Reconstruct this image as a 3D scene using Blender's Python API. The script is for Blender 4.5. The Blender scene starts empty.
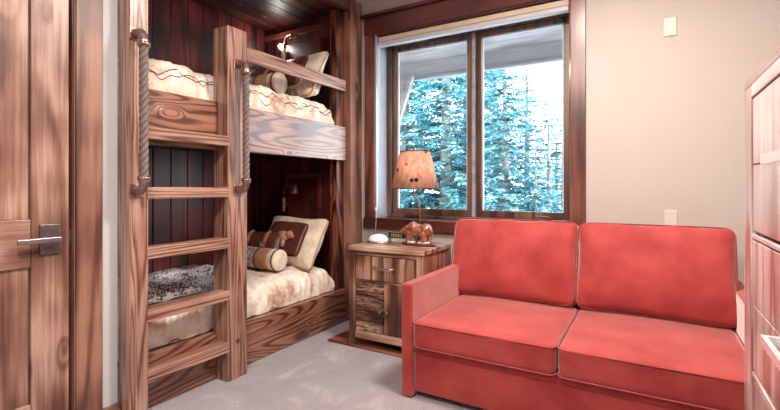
import bpy, bmesh, math, random
from mathutils import Vector, Matrix, noise
C = bpy.context.scene.collection
PI = math.pi
V = Vector
ORG = {}

# ------------------------------------------------------------------ materials
def new_mat(name):
    m = bpy.data.materials.new(name); m.use_nodes = True
    nt = m.node_tree; nt.nodes.clear()
    out = nt.nodes.new('ShaderNodeOutputMaterial')
    b = nt.nodes.new('ShaderNodeBsdfPrincipled')
    nt.links.new(b.outputs[0], out.inputs[0])
    return m, nt, b
def N(nt, t, **k):
    n = nt.nodes.new(t)
    for a, v in k.items():
        if a.startswith('_'):
            setattr(n, a[1:], v)
        else:
            n.inputs[a.replace('__', ' ')].default_value = v
    return n
def L(nt, a, b): nt.links.new(a, b)
def ramp(nt, fac, stops):
    r = nt.nodes.new('ShaderNodeValToRGB')
    e = r.color_ramp.elements
    while len(e) > 1: e.remove(e[-1])
    e[0].position = stops[0][0]; e[0].color = (*stops[0][1], 1)
    for p, c in stops[1:]:
        x = e.new(p); x.color = (*c, 1)
    L(nt, fac, r.inputs[0]); return r
def bump(nt, b, h, s, d=0.01):
    n = N(nt, 'ShaderNodeBump', Strength=s, Distance=d)
    L(nt, h, n.inputs['Height']); L(nt, n.outputs[0], b.inputs['Normal'])
def coords(nt, rnd=True):
    tc = nt.nodes.new('ShaderNodeTexCoord')
    if not rnd: return tc.outputs['Object']
    oi = nt.nodes.new('ShaderNodeObjectInfo')
    mu = N(nt, 'ShaderNodeVectorMath', _operation='MULTIPLY')
    cb = nt.nodes.new('ShaderNodeCombineXYZ')
    for i in range(3): L(nt, oi.outputs['Random'], cb.inputs[i])
    L(nt, cb.outputs[0], mu.inputs[0]); mu.inputs[1].default_value = (7.3, 11.9, 5.1)
    ad = N(nt, 'ShaderNodeVectorMath', _operation='ADD')
    L(nt, tc.outputs['Object'], ad.inputs[0]); L(nt, mu.outputs[0], ad.inputs[1])
    return ad.outputs[0]

def wood(name, dark, mid, light, axis='Z', rings=9., amp=.5, rough=.4, stretch=.12, freq=4.5, blotch=.25,
         knot=(0.05, 0.012, 0.006), coat=0., bmp=.15, spec=.5, knots=1., var=.12, plank=None, crg=.25):
    """grain follows the contours of a stretched noise, with knots and fine fibres"""
    m, nt, b = new_mat(name)
    co = coords(nt)
    s = {'X': (stretch, 1, 1), 'Y': (1, stretch, 1), 'Z': (1, 1, stretch)}[axis]
    mp = N(nt, 'ShaderNodeMapping'); mp.inputs['Scale'].default_value = s
    L(nt, co, mp.inputs[0])
    n1 = N(nt, 'ShaderNodeTexNoise', Scale=freq, Detail=1.5, Roughness=.4, Distortion=.2)
    L(nt, mp.outputs[0], n1.inputs['Vector'])
    s2 = tuple(1.3 if q == 1 else .55 for q in s)
    mk = N(nt, 'ShaderNodeMapping'); mk.inputs['Scale'].default_value = s2
    L(nt, co, mk.inputs[0])
    vo = N(nt, 'ShaderNodeTexVoronoi', Scale=3.6, Randomness=1.)
    L(nt, mk.outputs[0], vo.inputs['Vector'])
    kn = N(nt, 'ShaderNodeMapRange', _interpolation_type='SMOOTHSTEP')
    kn.inputs['From Min'].default_value = .03; kn.inputs['From Max'].default_value = .26
    kn.inputs['To Min'].default_value = 1; kn.inputs['To Max'].default_value = 0
    L(nt, vo.outputs['Distance'], kn.inputs[0])
    ka = N(nt, 'ShaderNodeMath', _operation='MULTIPLY_ADD'); ka.inputs[1].default_value = .16 * knots
    L(nt, kn.outputs[0], ka.inputs[0]); L(nt, n1.outputs['Fac'], ka.inputs[2])
    mu = N(nt, 'ShaderNodeMath', _operation='MULTIPLY'); mu.inputs[1].default_value = rings * 2 * PI
    L(nt, ka.outputs[0], mu.inputs[0])
    sn = N(nt, 'ShaderNodeMath', _operation='SINE'); L(nt, mu.outputs[0], sn.inputs[0])
    s01 = N(nt, 'ShaderNodeMath', _operation='MULTIPLY_ADD'); s01.inputs[1].default_value = .5; s01.inputs[2].default_value = .5
    L(nt, sn.outputs[0], s01.inputs[0])
    pw = N(nt, 'ShaderNodeMath', _operation='POWER'); pw.inputs[1].default_value = 3.2; L(nt, s01.outputs[0], pw.inputs[0])
    sc = N(nt, 'ShaderNodeMath', _operation='MULTIPLY_ADD'); sc.inputs[1].default_value = -amp * 1.15; sc.inputs[2].default_value = .5 + amp * .36
    L(nt, pw.outputs[0], sc.inputs[0])
    s3 = tuple(55 if q == 1 else 2.2 for q in s)
    mf = N(nt, 'ShaderNodeMapping'); mf.inputs['Scale'].default_value = s3
    L(nt, co, mf.inputs[0])
    nf = N(nt, 'ShaderNodeTexNoise', Scale=1., Detail=3., Roughness=.6); L(nt, mf.outputs[0], nf.inputs['Vector'])
    nb = N(nt, 'ShaderNodeTexNoise', Scale=2.6, Detail=2.); L(nt, co, nb.inputs['Vector'])
    f1 = N(nt, 'ShaderNodeMath', _operation='MULTIPLY_ADD'); f1.inputs[1].default_value = .8
    L(nt, nf.outputs['Fac'], f1.inputs[0]); L(nt, sc.outputs[0], f1.inputs[2])
    f2 = N(nt, 'ShaderNodeMath', _operation='MULTIPLY_ADD'); f2.inputs[1].default_value = blotch * 2
    L(nt, nb.outputs['Fac'], f2.inputs[0]); L(nt, f1.outputs[0], f2.inputs[2])
    f3 = N(nt, 'ShaderNodeMath', _operation='SUBTRACT'); f3.inputs[1].default_value = .40 + blotch
    L(nt, f2.outputs[0], f3.inputs[0])
    cr = ramp(nt, f3.outputs[0], [(.20, dark), (.5, mid), (.78, light)])
    col = cr.outputs[0]
    kc = N(nt, 'ShaderNodeMapRange', _interpolation_type='SMOOTHSTEP')
    kc.inputs['From Min'].default_value = .035; kc.inputs['From Max'].default_value = .10
    kc.inputs['To Min'].default_value = .85 * min(knots, 1); kc.inputs['To Max'].default_value = 0
    L(nt, vo.outputs['Distance'], kc.inputs[0])
    mx = N(nt, 'ShaderNodeMix', _data_type='RGBA')
    L(nt, kc.outputs[0], mx.inputs[0]); L(nt, col, mx.inputs[6]); mx.inputs[7].default_value = (*knot, 1)
    col = mx.outputs[2]
    if plank:      # a slightly different tone for each board: (axis index, width)
        tc = nt.nodes.new('ShaderNodeTexCoord'); sx = nt.nodes.new('ShaderNodeSeparateXYZ'); L(nt, tc.outputs['Object'], sx.inputs[0])
        dv = N(nt, 'ShaderNodeMath', _operation='DIVIDE'); dv.inputs[1].default_value = plank[1]
        L(nt, sx.outputs[plank[0]], dv.inputs[0])
        fl = N(nt, 'ShaderNodeMath', _operation='FLOOR'); L(nt, dv.outputs[0], fl.inputs[0])
        wn = N(nt, 'ShaderNodeTexWhiteNoise', _noise_dimensions='1D'); L(nt, fl.outputs[0], wn.inputs['W'])
        mr = N(nt, 'ShaderNodeMapRange'); mr.inputs['To Min'].default_value = .6; mr.inputs['To Max'].default_value = 1.35
        L(nt, wn.outputs['Value'], mr.inputs[0])
        hv = N(nt, 'ShaderNodeHueSaturation'); L(nt, mr.outputs[0], hv.inputs['Value']); L(nt, col, hv.inputs['Color'])
        col = hv.outputs[0]
    L(nt, col, b.inputs['Base Color'])
    b.inputs['Roughness'].default_value = rough
    b.inputs['Specular IOR Level'].default_value = spec
    b.inputs['Coat Weight'].default_value = coat; b.inputs['Coat Roughness'].default_value = crg
    bump(nt, b, f1.outputs[0], bmp, .004)
    return m

def plain(name, c, rough=.5, metal=0., var=.08, scale=8., bmp=0., bscale=200., emit=None, spec=.5, sheen=0., coat=0.):
    m, nt, b = new_mat(name)
    co = coords(nt, False)
    n = N(nt, 'ShaderNodeTexNoise', Scale=scale, Detail=4.); L(nt, co, n.inputs['Vector'])
    lo = tuple(x * (1 - var) for x in c); hi = tuple(min(1, x * (1 + var)) for x in c)
    r = ramp(nt, n.outputs['Fac'], [(.3, lo), (.7, hi)])
    L(nt, r.outputs[0], b.inputs['Base Color'])
    b.inputs['Roughness'].default_value = rough; b.inputs['Metallic'].default_value = metal
    b.inputs['Specular IOR Level'].default_value = spec; b.inputs['Coat Weight'].default_value = coat
    if sheen: b.inputs['Sheen Weight'].default_value = sheen; b.inputs['Sheen Roughness'].default_value = .45
    if bmp:
        n2 = N(nt, 'ShaderNodeTexNoise', Scale=bscale, Detail=2.); L(nt, co, n2.inputs['Vector'])
        bump(nt, b, n2.outputs['Fac'], bmp, .004)
    if emit:
        b.inputs['Emission Color'].default_value = (*emit[0], 1); b.inputs['Emission Strength'].default_value = emit[1]
    return m

M = {}
# door & casing: milky brown knotty alder
M['door_z'] = wood('door_wood', (.095, .036, .026), (.235, .118, .086), (.43, .275, .22), 'Z', rings=6, amp=.24, rough=.36, freq=3.2, stretch=.16, blotch=.65, bmp=.1, knots=.8)
M['door_y'] = wood('door_rail_wood', (.095, .036, .026), (.24, .12, .088), (.42, .265, .21), 'Y', rings=6, amp=.3, rough=.38, freq=3.2, stretch=.16, blotch=.45, bmp=.06, knots=.8)
M['casing_z'] = wood('casing_wood', (.09, .034, .024), (.19, .085, .058), (.31, .16, .115), 'Z', rings=6, amp=.34, rough=.4, freq=3., stretch=.14, blotch=.6, bmp=.1)
# ladder: lighter fir, fine straight lines
M['fir_z'] = wood('ladder_fir', (.095, .033, .022), (.24, .115, .080), (.40, .24, .18), 'Z', rings=9, amp=.38, rough=.33, freq=14., stretch=.035, blotch=.25, bmp=.25, knots=.15, spec=.6, coat=.5, crg=.2)
M['fir_y'] = wood('rung_fir', (.10, .034, .022), (.27, .13, .088), (.44, .26, .19), 'Y', rings=9, amp=.42, rough=.36, freq=14., stretch=.035, blotch=.2, bmp=.25, knots=.2, coat=.4, crg=.2)
# rails: bold pine figure
M['pine_y'] = wood('rail_pine', (.085, .026, .016), (.20, .078, .046), (.33, .155, .10), 'Y', rings=24, amp=.5, rough=.3, freq=4.6, stretch=.11, blotch=.2, bmp=.45, knots=1., spec=.6, coat=.35, crg=.14)
M['pine_z'] = wood('end_post_pine', (.03, .006, .004), (.11, .028, .015), (.20, .065, .036), 'Z', rings=10, amp=.7, rough=.35, freq=4.5, stretch=.12, blotch=.2, bmp=.25, knots=.7)
M['trim_z'] = wood('trim_red', (.05, .012, .008), (.12, .034, .022), (.20, .068, .045), 'Z', rings=4, amp=.3, rough=.3, stretch=.06, blotch=.5, bmp=.06, knots=.2, coat=.3)
M['trim_x'] = wood('trim_red_x', (.03, .005, .004), (.075, .014, .010), (.13, .030, .020), 'X', rings=4, amp=.3, rough=.3, stretch=.06, blotch=.5, bmp=.06, knots=.2, coat=.4)
M['sash_z'] = wood('sash_wood', (.035, .014, .010), (.10, .048, .034), (.20, .11, .08), 'Z', rings=5, amp=.3, rough=.35, stretch=.06, blotch=.3, bmp=.05, knots=0, coat=.3)
M['sash_x'] = wood('sash_wood_x', (.035, .014, .010), (.10, .048, .034), (.20, .11, .08), 'X', rings=5, amp=.3, rough=.35, stretch=.06, blotch=.3, bmp=.05, knots=0, coat=.3)
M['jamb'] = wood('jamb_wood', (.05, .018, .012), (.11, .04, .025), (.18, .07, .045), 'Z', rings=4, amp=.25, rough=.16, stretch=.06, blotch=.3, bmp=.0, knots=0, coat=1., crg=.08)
# alcove panelling: dark cherry stain
M['panel_z'] = wood('alcove_stain', (.014, .002, .002), (.065, .008, .008), (.15, .020, .018), 'Z', rings=3, amp=.3, rough=.42, stretch=.08, blotch=.8, bmp=.06, knots=.5, coat=.12, knot=(.004, .001, .001), plank=(1, .15))
M['panel_zx'] = wood('alcove_stain_end', (.014, .002, .002), (.065, .008, .008), (.15, .020, .018), 'Z', rings=3, amp=.3, rough=.42, stretch=.08, blotch=.8, bmp=.06, knots=.5, coat=.12, knot=(.004, .001, .001), plank=(0, .137))
M['panel_y'] = wood('alcove_ceiling_stain', (.012, .002, .0015), (.05, .009, .006), (.10, .02, .013), 'Y', rings=3, amp=.3, rough=.45, stretch=.08, blotch=.6, bmp=.06, knots=.3, coat=.0, spec=.25, plank=(0, .13))
# distressed furniture
M['ns_z'] = wood('stand_wood', (.07, .022, .013), (.25, .115, .07), (.50, .31, .22), 'Z', rings=6, amp=.35, rough=.5, stretch=.1, blotch=.6, bmp=.3, knots=.3)
M['ns_x'] = wood('stand_wood_x', (.09, .030, .019), (.31, .155, .105), (.52, .35, .27), 'X', rings=6, amp=.35, rough=.45, stretch=.1, blotch=.6, bmp=.3, knots=.3)
M['ns_side'] = wood('stand_side', (.09, .016, .010), (.27, .075, .045), (.42, .18, .12), 'Z', rings=6, amp=.35, rough=.5, stretch=.1, blotch=.6, bmp=.3, knots=.3)
def roughsawn(name):
    m = wood(name, (.03, .009, .006), (.15, .062, .036), (.46, .30, .21), 'X', rings=5, amp=.3, rough=.55, stretch=.16, blotch=.4, bmp=.3, knots=0)
    nt = m.node_tree
    b = [n for n in nt.nodes if n.type == 'BSDF_PRINCIPLED'][0]
    src = b.inputs['Base Color'].links[0].from_socket
    co = coords(nt, False)
    mp = N(nt, 'ShaderNodeMapping'); mp.inputs['Scale'].default_value = (1, 1, 4.5); L(nt, co, mp.inputs[0])
    n = N(nt, 'ShaderNodeTexNoise', Scale=22., Detail=3.); L(nt, mp.outputs[0], n.inputs['Vector'])
    r = ramp(nt, n.outputs['Fac'], [(.38, (.22, .20, .2)), (.5, (.8, .8, .8)), (.62, (1.4, 1.4, 1.35))])
    mx = N(nt, 'ShaderNodeMix', _data_type='RGBA', _blend_type='MULTIPLY'); mx.inputs[0].default_value = 1
    L(nt, src, mx.inputs[6]); L(nt, r.outputs[0], mx.inputs[7]); L(nt, mx.outputs[2], b.inputs['Base Color'])
    return m
M['ns_door'] = roughsawn('stand_door_sawn')
M['ch_z'] = wood('chest_wood', (.20, .09, .075), (.40, .27, .245), (.62, .55, .54), 'Z', rings=6, amp=.3, rough=.33, stretch=.07, blotch=.5, bmp=.3, knots=.3, knot=(.12, .04, .03), spec=.8, coat=1., crg=.3)
M['ch_y'] = wood('chest_wood_y', (.22, .10, .08), (.42, .29, .265), (.62, .55, .54), 'Y', rings=6, amp=.3, rough=.33, stretch=.07, blotch=.5, bmp=.3, knots=.3, knot=(.12, .04, .03), spec=.8, coat=1., crg=.3)
M['black_gap'] = plain('dark_gap', (.01, .006, .005), .8)
M['floorboard'] = wood('floor_board', (.12, .035, .02), (.26, .10, .06), (.36, .17, .11), 'X', rings=5, amp=.3, rough=.4, stretch=.08, blotch=.4, bmp=.1, knots=0)

M['wall'] = plain('wall_paint', (.46, .405, .375), .75, var=.015, scale=3, bmp=.06, bscale=160)
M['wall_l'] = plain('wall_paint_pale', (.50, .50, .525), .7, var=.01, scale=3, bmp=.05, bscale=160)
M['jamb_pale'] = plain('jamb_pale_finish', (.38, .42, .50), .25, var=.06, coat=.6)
M['ceil'] = plain('ceiling_paint', (.75, .73, .70), .9, var=.01)
M['plate'] = plain('plate_plastic', (.60, .54, .49), .35, var=.01)
M['steel'] = plain('brushed_nickel', (.62, .58, .55), .3, 1., var=.1)
M['pewter'] = plain('dark_pewter', (.13, .10, .10), .38, .7, var=.25, scale=30)
M['lever'] = plain('aged_nickel', (.27, .23, .23), .35, .9, var=.15)
M['pipe'] = plain('bronzed_pipe', (.33, .22, .185), .3, .85, var=.35, scale=40)
M['rope'] = plain('rope_fibre', (.15, .11, .098), .5, var=.3, scale=120, bmp=.6, bscale=400)
M['bronze'] = plain('lamp_bronze', (.42, .23, .16), .35, .8, var=.2)
M['chrome'] = plain('chrome', (.8, .8, .82), .12, .6, var=.03)
M['cream'] = plain('cream_cotton', (.64, .53, .42), .8, var=.22, scale=14, bmp=.2, bscale=60, sheen=.2)
M['tan'] = plain('tan_cotton', (.42, .22, .12), .8, var=.2, scale=14, bmp=.2, bscale=60)
M['leather'] = plain('brown_leather', (.11, .030, .018), .42, var=.35, scale=9, bmp=.25, bscale=70)
M['cord_brown'] = plain('brown_piping', (.06, .016, .010), .6, var=.2)
M['mattress'] = plain('mattress_ticking', (.30, .24, .22), .8, var=.05)
M['black'] = plain('black_plastic', (.012, .010, .012), .3, var=.1)
M['shade_blind'] = plain('blind_fabric', (.62, .50, .37), .7, var=.04)
M['blind_white'] = plain('blind_rail', (.52, .53, .58), .4, var=.02)
M['cord_white'] = plain('blind_cord', (.8, .8, .8), .6, var=.02)
M['porcelain'] = plain('white_gloss', (.82, .84, .82), .12, var=.1, scale=25)
M['stone'] = plain('pebble_paint', (.55, .52, .42), .5, var=.5, scale=70)
M['soffit'] = wood('soffit_boards', (.16, .14, .145), (.24, .215, .22), (.31, .29, .295), 'X', rings=3, amp=.3, rough=.6, stretch=.15, blotch=.5, bmp=.03, knots=.2, knot=(.15, .12, .12))
M['fascia'] = wood('fascia_boards', (.20, .20, .22), (.28, .28, .31), (.34, .35, .38), 'X', rings=3, amp=.2, rough=.5, stretch=.1, blotch=.3, bmp=.03, knots=.0)
M['trunk'] = plain('tree_bark', (.30, .27, .25), .9, var=.4, scale=12)
M['ground'] = plain('forest_ground', (.55, .58, .56), .95, var=.35, scale=1.5)
M['bulb'] = plain('lit_bulb', (1, 1, 1), .3, emit=((1, .95, .88), 60.))
M['diffuser'] = plain('fill_lamp_diffuser', (.9, .9, .88), .4, emit=((1, .93, .84), 6.))  # glowing cover of the added ceiling lamps
M['wall_out'] = plain('outer_siding', (.2, .14, .1), .8)

def mat_bear():
    m, nt, b = new_mat('carved_bear')
    co = coords(nt, False)
    n = N(nt, 'ShaderNodeTexNoise', Scale=38., Detail=4.); L(nt, co, n.inputs['Vector'])
    r = ramp(nt, n.outputs['Fac'], [(.3, (.10, .022, .013)), (.52, (.27, .085, .045)), (.75, (.50, .24, .15))])
    L(nt, r.outputs[0], b.inputs['Base Color']); b.inputs['Roughness'].default_value = .3
    b.inputs['Coat Weight'].default_value = .5
    w = N(nt, 'ShaderNodeTexNoise', Scale=160., Detail=2.); L(nt, co, w.inputs['Vector'])
    bump(nt, b, w.outputs['Fac'], .5, .004)
    return m
M['bear'] = mat_bear()

def mat_sofa():
    m, nt, b = new_mat('red_microfibre')
    co = coords(nt)
    n = N(nt, 'ShaderNodeTexNoise', Scale=4.5, Detail=3., Roughness=.6); L(nt, co, n.inputs['Vector'])
    n2 = N(nt, 'ShaderNodeTexNoise', Scale=300., Detail=2.); L(nt, co, n2.inputs['Vector'])
    a = N(nt, 'ShaderNodeMath', _operation='MULTIPLY_ADD'); a.inputs[1].default_value = .35
    L(nt, n2.outputs['Fac'], a.inputs[0]); L(nt, n.outputs['Fac'], a.inputs[2])
    r = ramp(nt, a.outputs[0], [(.45, (.26, .020, .021)), (.9, (.41, .060, .053))])
    L(nt, r.outputs[0], b.inputs['Base Color'])
    b.inputs['Roughness'].default_value = .75
    b.inputs['Sheen Weight'].default_value = 1.; b.inputs['Sheen Roughness'].default_value = .36
    b.inputs['Sheen Tint'].default_value = (1, .80, .76, 1)
    b.inputs['Specular IOR Level'].default_value = .3
    bump(nt, b, a.outputs[0], .25, .004)
    return m
M['sofa'] = mat_sofa()
M['sofa_pipe'] = plain('red_piping', (.24, .018, .018), .7, var=.1, sheen=.3)

def mat_carpet():
    m, nt, b = new_mat('carpet')
    co = coords(nt, False)
    n = N(nt, 'ShaderNodeTexNoise', Scale=3.2, Detail=4., Roughness=.65, Distortion=.8); L(nt, co, n.inputs['Vector'])
    w = N(nt, 'ShaderNodeTexWave', Scale=21., Distortion=1.4, Detail=1.); w.bands_direction = 'Y'
    mpw = N(nt, 'ShaderNodeMapping'); mpw.inputs['Rotation'].default_value = (0, 0, .5)
    L(nt, co, mpw.inputs[0]); L(nt, mpw.outputs[0], w.inputs['Vector'])
    f = N(nt, 'ShaderNodeTexNoise', Scale=170., Detail=2.); L(nt, co, f.inputs['Vector'])
    r = ramp(nt, n.outputs['Fac'], [(.35, (.275, .24, .265)), (.56, (.315, .28, .305)), (.68, (.43, .395, .42))])
    a = N(nt, 'ShaderNodeMath', _operation='MULTIPLY_ADD'); a.inputs[1].default_value = .8
    wm = N(nt, 'ShaderNodeMath', _operation='MULTIPLY'); wm.inputs[1].default_value = .22
    L(nt, w.outputs['Fac'], wm.inputs[0]); L(nt, f.outputs['Fac'], a.inputs[0]); L(nt, wm.outputs[0], a.inputs[2])
    mr = N(nt, 'ShaderNodeMapRange'); mr.inputs['To Min'].default_value = .72; mr.inputs['To Max'].default_value = 1.2
    L(nt, a.outputs[0], mr.inputs[0])
    hv = N(nt, 'ShaderNodeHueSaturation'); L(nt, r.outputs[0], hv.inputs['Color']); L(nt, mr.outputs[0], hv.inputs['Value'])
    L(nt, hv.outputs[0], b.inputs['Base Color']); b.inputs['Roughness'].default_value = .95
    b.inputs['Sheen Weight'].default_value = .3
    bump(nt, b, a.outputs[0], .8, .01)
    return m
M['carpet'] = mat_carpet()

def mat_comforter(zc):
    """cream cloth, tan washes, and a wandering brown vine line along the edge"""
    m, nt, b = new_mat('comforter_print')
    co = coords(nt, False)
    n = N(nt, 'ShaderNodeTexNoise', Scale=6., Detail=4., Roughness=.6); L(nt, co, n.inputs['Vector'])
    r = ramp(nt, n.outputs['Fac'], [(.32, (.42, .24, .16)), (.43, (.70, .54, .43)), (.58, (.86, .78, .69))])
    sx = nt.nodes.new('ShaderNodeSeparateXYZ'); L(nt, co, sx.inputs[0])
    def vine(off, ph, width):
        nn = N(nt, 'ShaderNodeTexNoise', _noise_dimensions='1D', Scale=6.5, Detail=.6)
        ad = N(nt, 'ShaderNodeMath', _operation='ADD'); ad.inputs[1].default_value = ph
        L(nt, sx.outputs[1], ad.inputs[0]); L(nt, ad.outputs[0], nn.inputs['W'])
        k = N(nt, 'ShaderNodeMath', _operation='MULTIPLY_ADD'); k.inputs[1].default_value = -.16; 
        L(nt, nn.outputs['Fac'], k.inputs[0]); L(nt, sx.outputs[2], k.inputs[2])
        s = N(nt, 'ShaderNodeMath', _operation='SUBTRACT'); s.inputs[1].default_value = off - .08
        L(nt, k.outputs[0], s.inputs[0])
        a = N(nt, 'ShaderNodeMath', _operation='ABSOLUTE'); L(nt, s.outputs[0], a.inputs[0])
        q = N(nt, 'ShaderNodeMapRange'); q.inputs['From Min'].default_value = width * .5; q.inputs['From Max'].default_value = width
        q.inputs['To Min'].default_value = 1; q.inputs['To Max'].default_value = 0
        L(nt, a.outputs[0], q.inputs[0]); return q.outputs[0]
    mm = N(nt, 'ShaderNodeMath', _operation='MAXIMUM')
    L(nt, vine(zc, 0., .0055), mm.inputs[0]); L(nt, vine(zc - .008, 5., .0045), mm.inputs[1])
    mx = N(nt, 'ShaderNodeMix', _data_type='RGBA')
    L(nt, mm.outputs[0], mx.inputs[0]); L(nt, r.outputs[0], mx.inputs[6]); mx.inputs[7].default_value = (.11, .026, .02, 1)
    L(nt, mx.outputs[2], b.inputs['Base Color']); b.inputs['Roughness'].default_value = .85
    b.inputs['Sheen Weight'].default_value = .2
    n2 = N(nt, 'ShaderNodeTexNoise', Scale=16., Detail=3.); L(nt, co, n2.inputs['Vector'])
    bump(nt, b, n2.outputs['Fac'], .5, .02)
    return m
def mat_throw():
    m, nt, b = new_mat('throw_weave')
    co = coords(nt, False)
    v = N(nt, 'ShaderNodeTexVoronoi', Scale=75., Randomness=.9); L(nt, co, v.inputs['Vector'])
    n = N(nt, 'ShaderNodeTexNoise', Scale=11., Detail=3.); L(nt, co, n.inputs['Vector'])
    a = N(nt, 'ShaderNodeMath', _operation='MULTIPLY_ADD'); a.inputs[1].default_value = .7
    L(nt, v.outputs['Distance'], a.inputs[0]); L(nt, n.outputs['Fac'], a.inputs[2])
    r = ramp(nt, a.outputs[0], [(.70, (.62, .60, .60)), (.92, (.30, .25, .27)), (1.15, (.07, .045, .06))])
    L(nt, r.outputs[0], b.inputs['Base Color']); b.inputs['Roughness'].default_value = .9
    bump(nt, b, a.outputs[0], .6, .01)
    return m
M['throw'] = mat_throw()
def mat_lampshade():
    m, nt, b = new_mat('parchment_shade')
    co = coords(nt, False)
    n = N(nt, 'ShaderNodeTexNoise', Scale=60., Detail=3.)
    mp = N(nt, 'ShaderNodeMapping'); mp.inputs['Scale'].default_value = (1, 1, .25); L(nt, co, mp.inputs[0]); L(nt, mp.outputs[0], n.inputs['Vector'])
    r = ramp(nt, n.outputs['Fac'], [(.3, (.60, .30, .20)), (.7, (.84, .55, .42))])
    v = N(nt, 'ShaderNodeTexVoronoi', Scale=15.); L(nt, co, v.inputs['Vector'])
    q = ramp(nt, v.outputs['Distance'], [(.20, (.10, .02, .01)), (.27, (1, 1, 1))])
    mx = N(nt, 'ShaderNodeMix', _data_type='RGBA', _blend_type='MULTIPLY'); mx.inputs[0].default_value = .9
    n3 = N(nt, 'ShaderNodeTexNoise', Scale=9.); L(nt, co, n3.inputs['Vector'])
    g = ramp(nt, n3.outputs['Fac'], [(.46, (0, 0, 0)), (.49, (1, 1, 1))]); L(nt, g.outputs[0], mx.inputs[0])
    L(nt, r.outputs[0], mx.inputs[6]); L(nt, q.outputs[0], mx.inputs[7]); L(nt, mx.outputs[2], b.inputs['Base Color'])
    b.inputs['Roughness'].default_value = .6
    tr = nt.nodes.new('ShaderNodeBsdfTranslucent'); L(nt, mx.outputs[2], tr.inputs[0])
    ms = nt.nodes.new('ShaderNodeMixShader'); ms.inputs[0].default_value = .5
    out = [x for x in nt.nodes if x.type == 'OUTPUT_MATERIAL'][0]
    L(nt, b.outputs[0], ms.inputs[1]); L(nt, tr.outputs[0], ms.inputs[2]); L(nt, ms.outputs[0], out.inputs[0])
    return m
M['lampshade'] = mat_lampshade()
def mat_glass():
    m, nt, b = new_mat('window_glass')
    nt.nodes.remove(b)
    t = nt.nodes.new('ShaderNodeBsdfTransparent'); t.inputs[0].default_value = (.97, .99, .99, 1)
    g = nt.nodes.new('ShaderNodeBsdfGlossy'); g.inputs['Roughness'].default_value = .02
    ms = nt.nodes.new('ShaderNodeMixShader'); ms.inputs[0].default_value = .03
    out = [x for x in nt.nodes if x.type == 'OUTPUT_MATERIAL'][0]
    L(nt, t.outputs[0], ms.inputs[1]); L(nt, g.outputs[0], ms.inputs[2]); L(nt, ms.outputs[0], out.inputs[0])
    return m
M['glass'] = mat_glass()
def mat_needles():
    m, nt, b = new_mat('spruce_needles')
    co = coords(nt)
    n = N(nt, 'ShaderNodeTexNoise', Scale=3.2, Detail=5., Roughness=.7); L(nt, co, n.inputs['Vector'])
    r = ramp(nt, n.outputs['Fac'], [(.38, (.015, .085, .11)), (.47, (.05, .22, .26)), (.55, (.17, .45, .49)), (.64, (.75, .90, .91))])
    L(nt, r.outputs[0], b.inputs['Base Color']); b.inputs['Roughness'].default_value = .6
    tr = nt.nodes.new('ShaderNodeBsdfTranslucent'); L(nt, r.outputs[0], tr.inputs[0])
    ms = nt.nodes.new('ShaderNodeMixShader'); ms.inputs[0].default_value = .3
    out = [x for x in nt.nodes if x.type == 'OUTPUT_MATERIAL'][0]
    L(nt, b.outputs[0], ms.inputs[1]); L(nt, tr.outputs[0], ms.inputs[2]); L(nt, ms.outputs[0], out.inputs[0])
    return m
M['needles'] = mat_needles()

# ------------------------------------------------------------------ geometry
def bx(bm, x0, x1, y0, y1, z0, z1, mtx=None):
    vs = [bm.verts.new(V((x, y, z)) if mtx is None else mtx @ V((x, y, z))) for x in (x0, x1) for y in (y0, y1) for z in (z0, z1)]
    for f in ((0, 1, 3, 2), (4, 6, 7, 5), (0, 4, 5, 1), (2, 3, 7, 6), (0, 2, 6, 4), (1, 5, 7, 3)):
        bm.faces.new([vs[i] for i in f])
    return vs
def BX(*boxes):
    bm = bmesh.new()
    for b in boxes: bx(bm, *b)
    return bm
def tube(bm, pts, r, seg=8, closed=False, lobes=0, twist=0.):
    pts = [V(p) for p in pts]; n = len(pts); rings = []; up = None; L_ = 0
    for i, p in enumerate(pts):
        a = pts[(i - 1) % n] if (closed or i) else p
        c = pts[(i + 1) % n] if (closed or i < n - 1) else p
        t = (c - a).normalized()
        if up is None:
            up = t.orthogonal().normalized()
        up = (up - t * up.dot(t)).normalized(); s = t.cross(up)
        if i: L_ += (p - pts[i - 1]).length
        rr = r[i] if isinstance(r, (list, tuple)) else r
        ring = []
        for k in range(seg):
            an = 2 * PI * k / seg
            q = rr * (1 + (.16 * math.cos(lobes * an) if lobes else 0))
            an += twist * L_
            ring.append(bm.verts.new(p + (up * math.cos(an) + s * math.sin(an)) * q))
        rings.append(ring)
    m = n if closed else n - 1
    for i in range(m):
        A, B = rings[i], rings[(i + 1) % n]
        for k in range(seg):
            bm.faces.new((A[k], A[(k + 1) % seg], B[(k + 1) % seg], B[k]))
    if not closed:
        bm.faces.new(rings[0][::-1]); bm.faces.new(rings[-1])
def lathe(bm, prof, c, seg=24, axis='Z', sy=1., cap=True):
    rings = []
    for r, z in prof:
        ring = []
        for k in range(seg):
            a = 2 * PI * k / seg; u, w = r * math.cos(a), r * math.sin(a) * sy
            p = {'Z': V((u, w, z)), 'X': V((z, u, w)), 'Y': V((w, z, u))}[axis]
            ring.append(bm.verts.new(V(c) + p))
        rings.append(ring)
    for A, B in zip(rings, rings[1:]):
        for k in range(seg): bm.faces.new((A[k], A[(k + 1) % seg], B[(k + 1) % seg], B[k]))
    if cap: bm.faces.new(rings[0][::-1]); bm.faces.new(rings[-1])
def arc(c, r, a0, a1, n, ax1, ax2):
    c = V(c); ax1 = V(ax1); ax2 = V(ax2)
    return [c + (ax1 * math.cos(a0 + (a1 - a0) * i / n) + ax2 * math.sin(a0 + (a1 - a0) * i / n)) * r for i in range(n + 1)]
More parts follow.
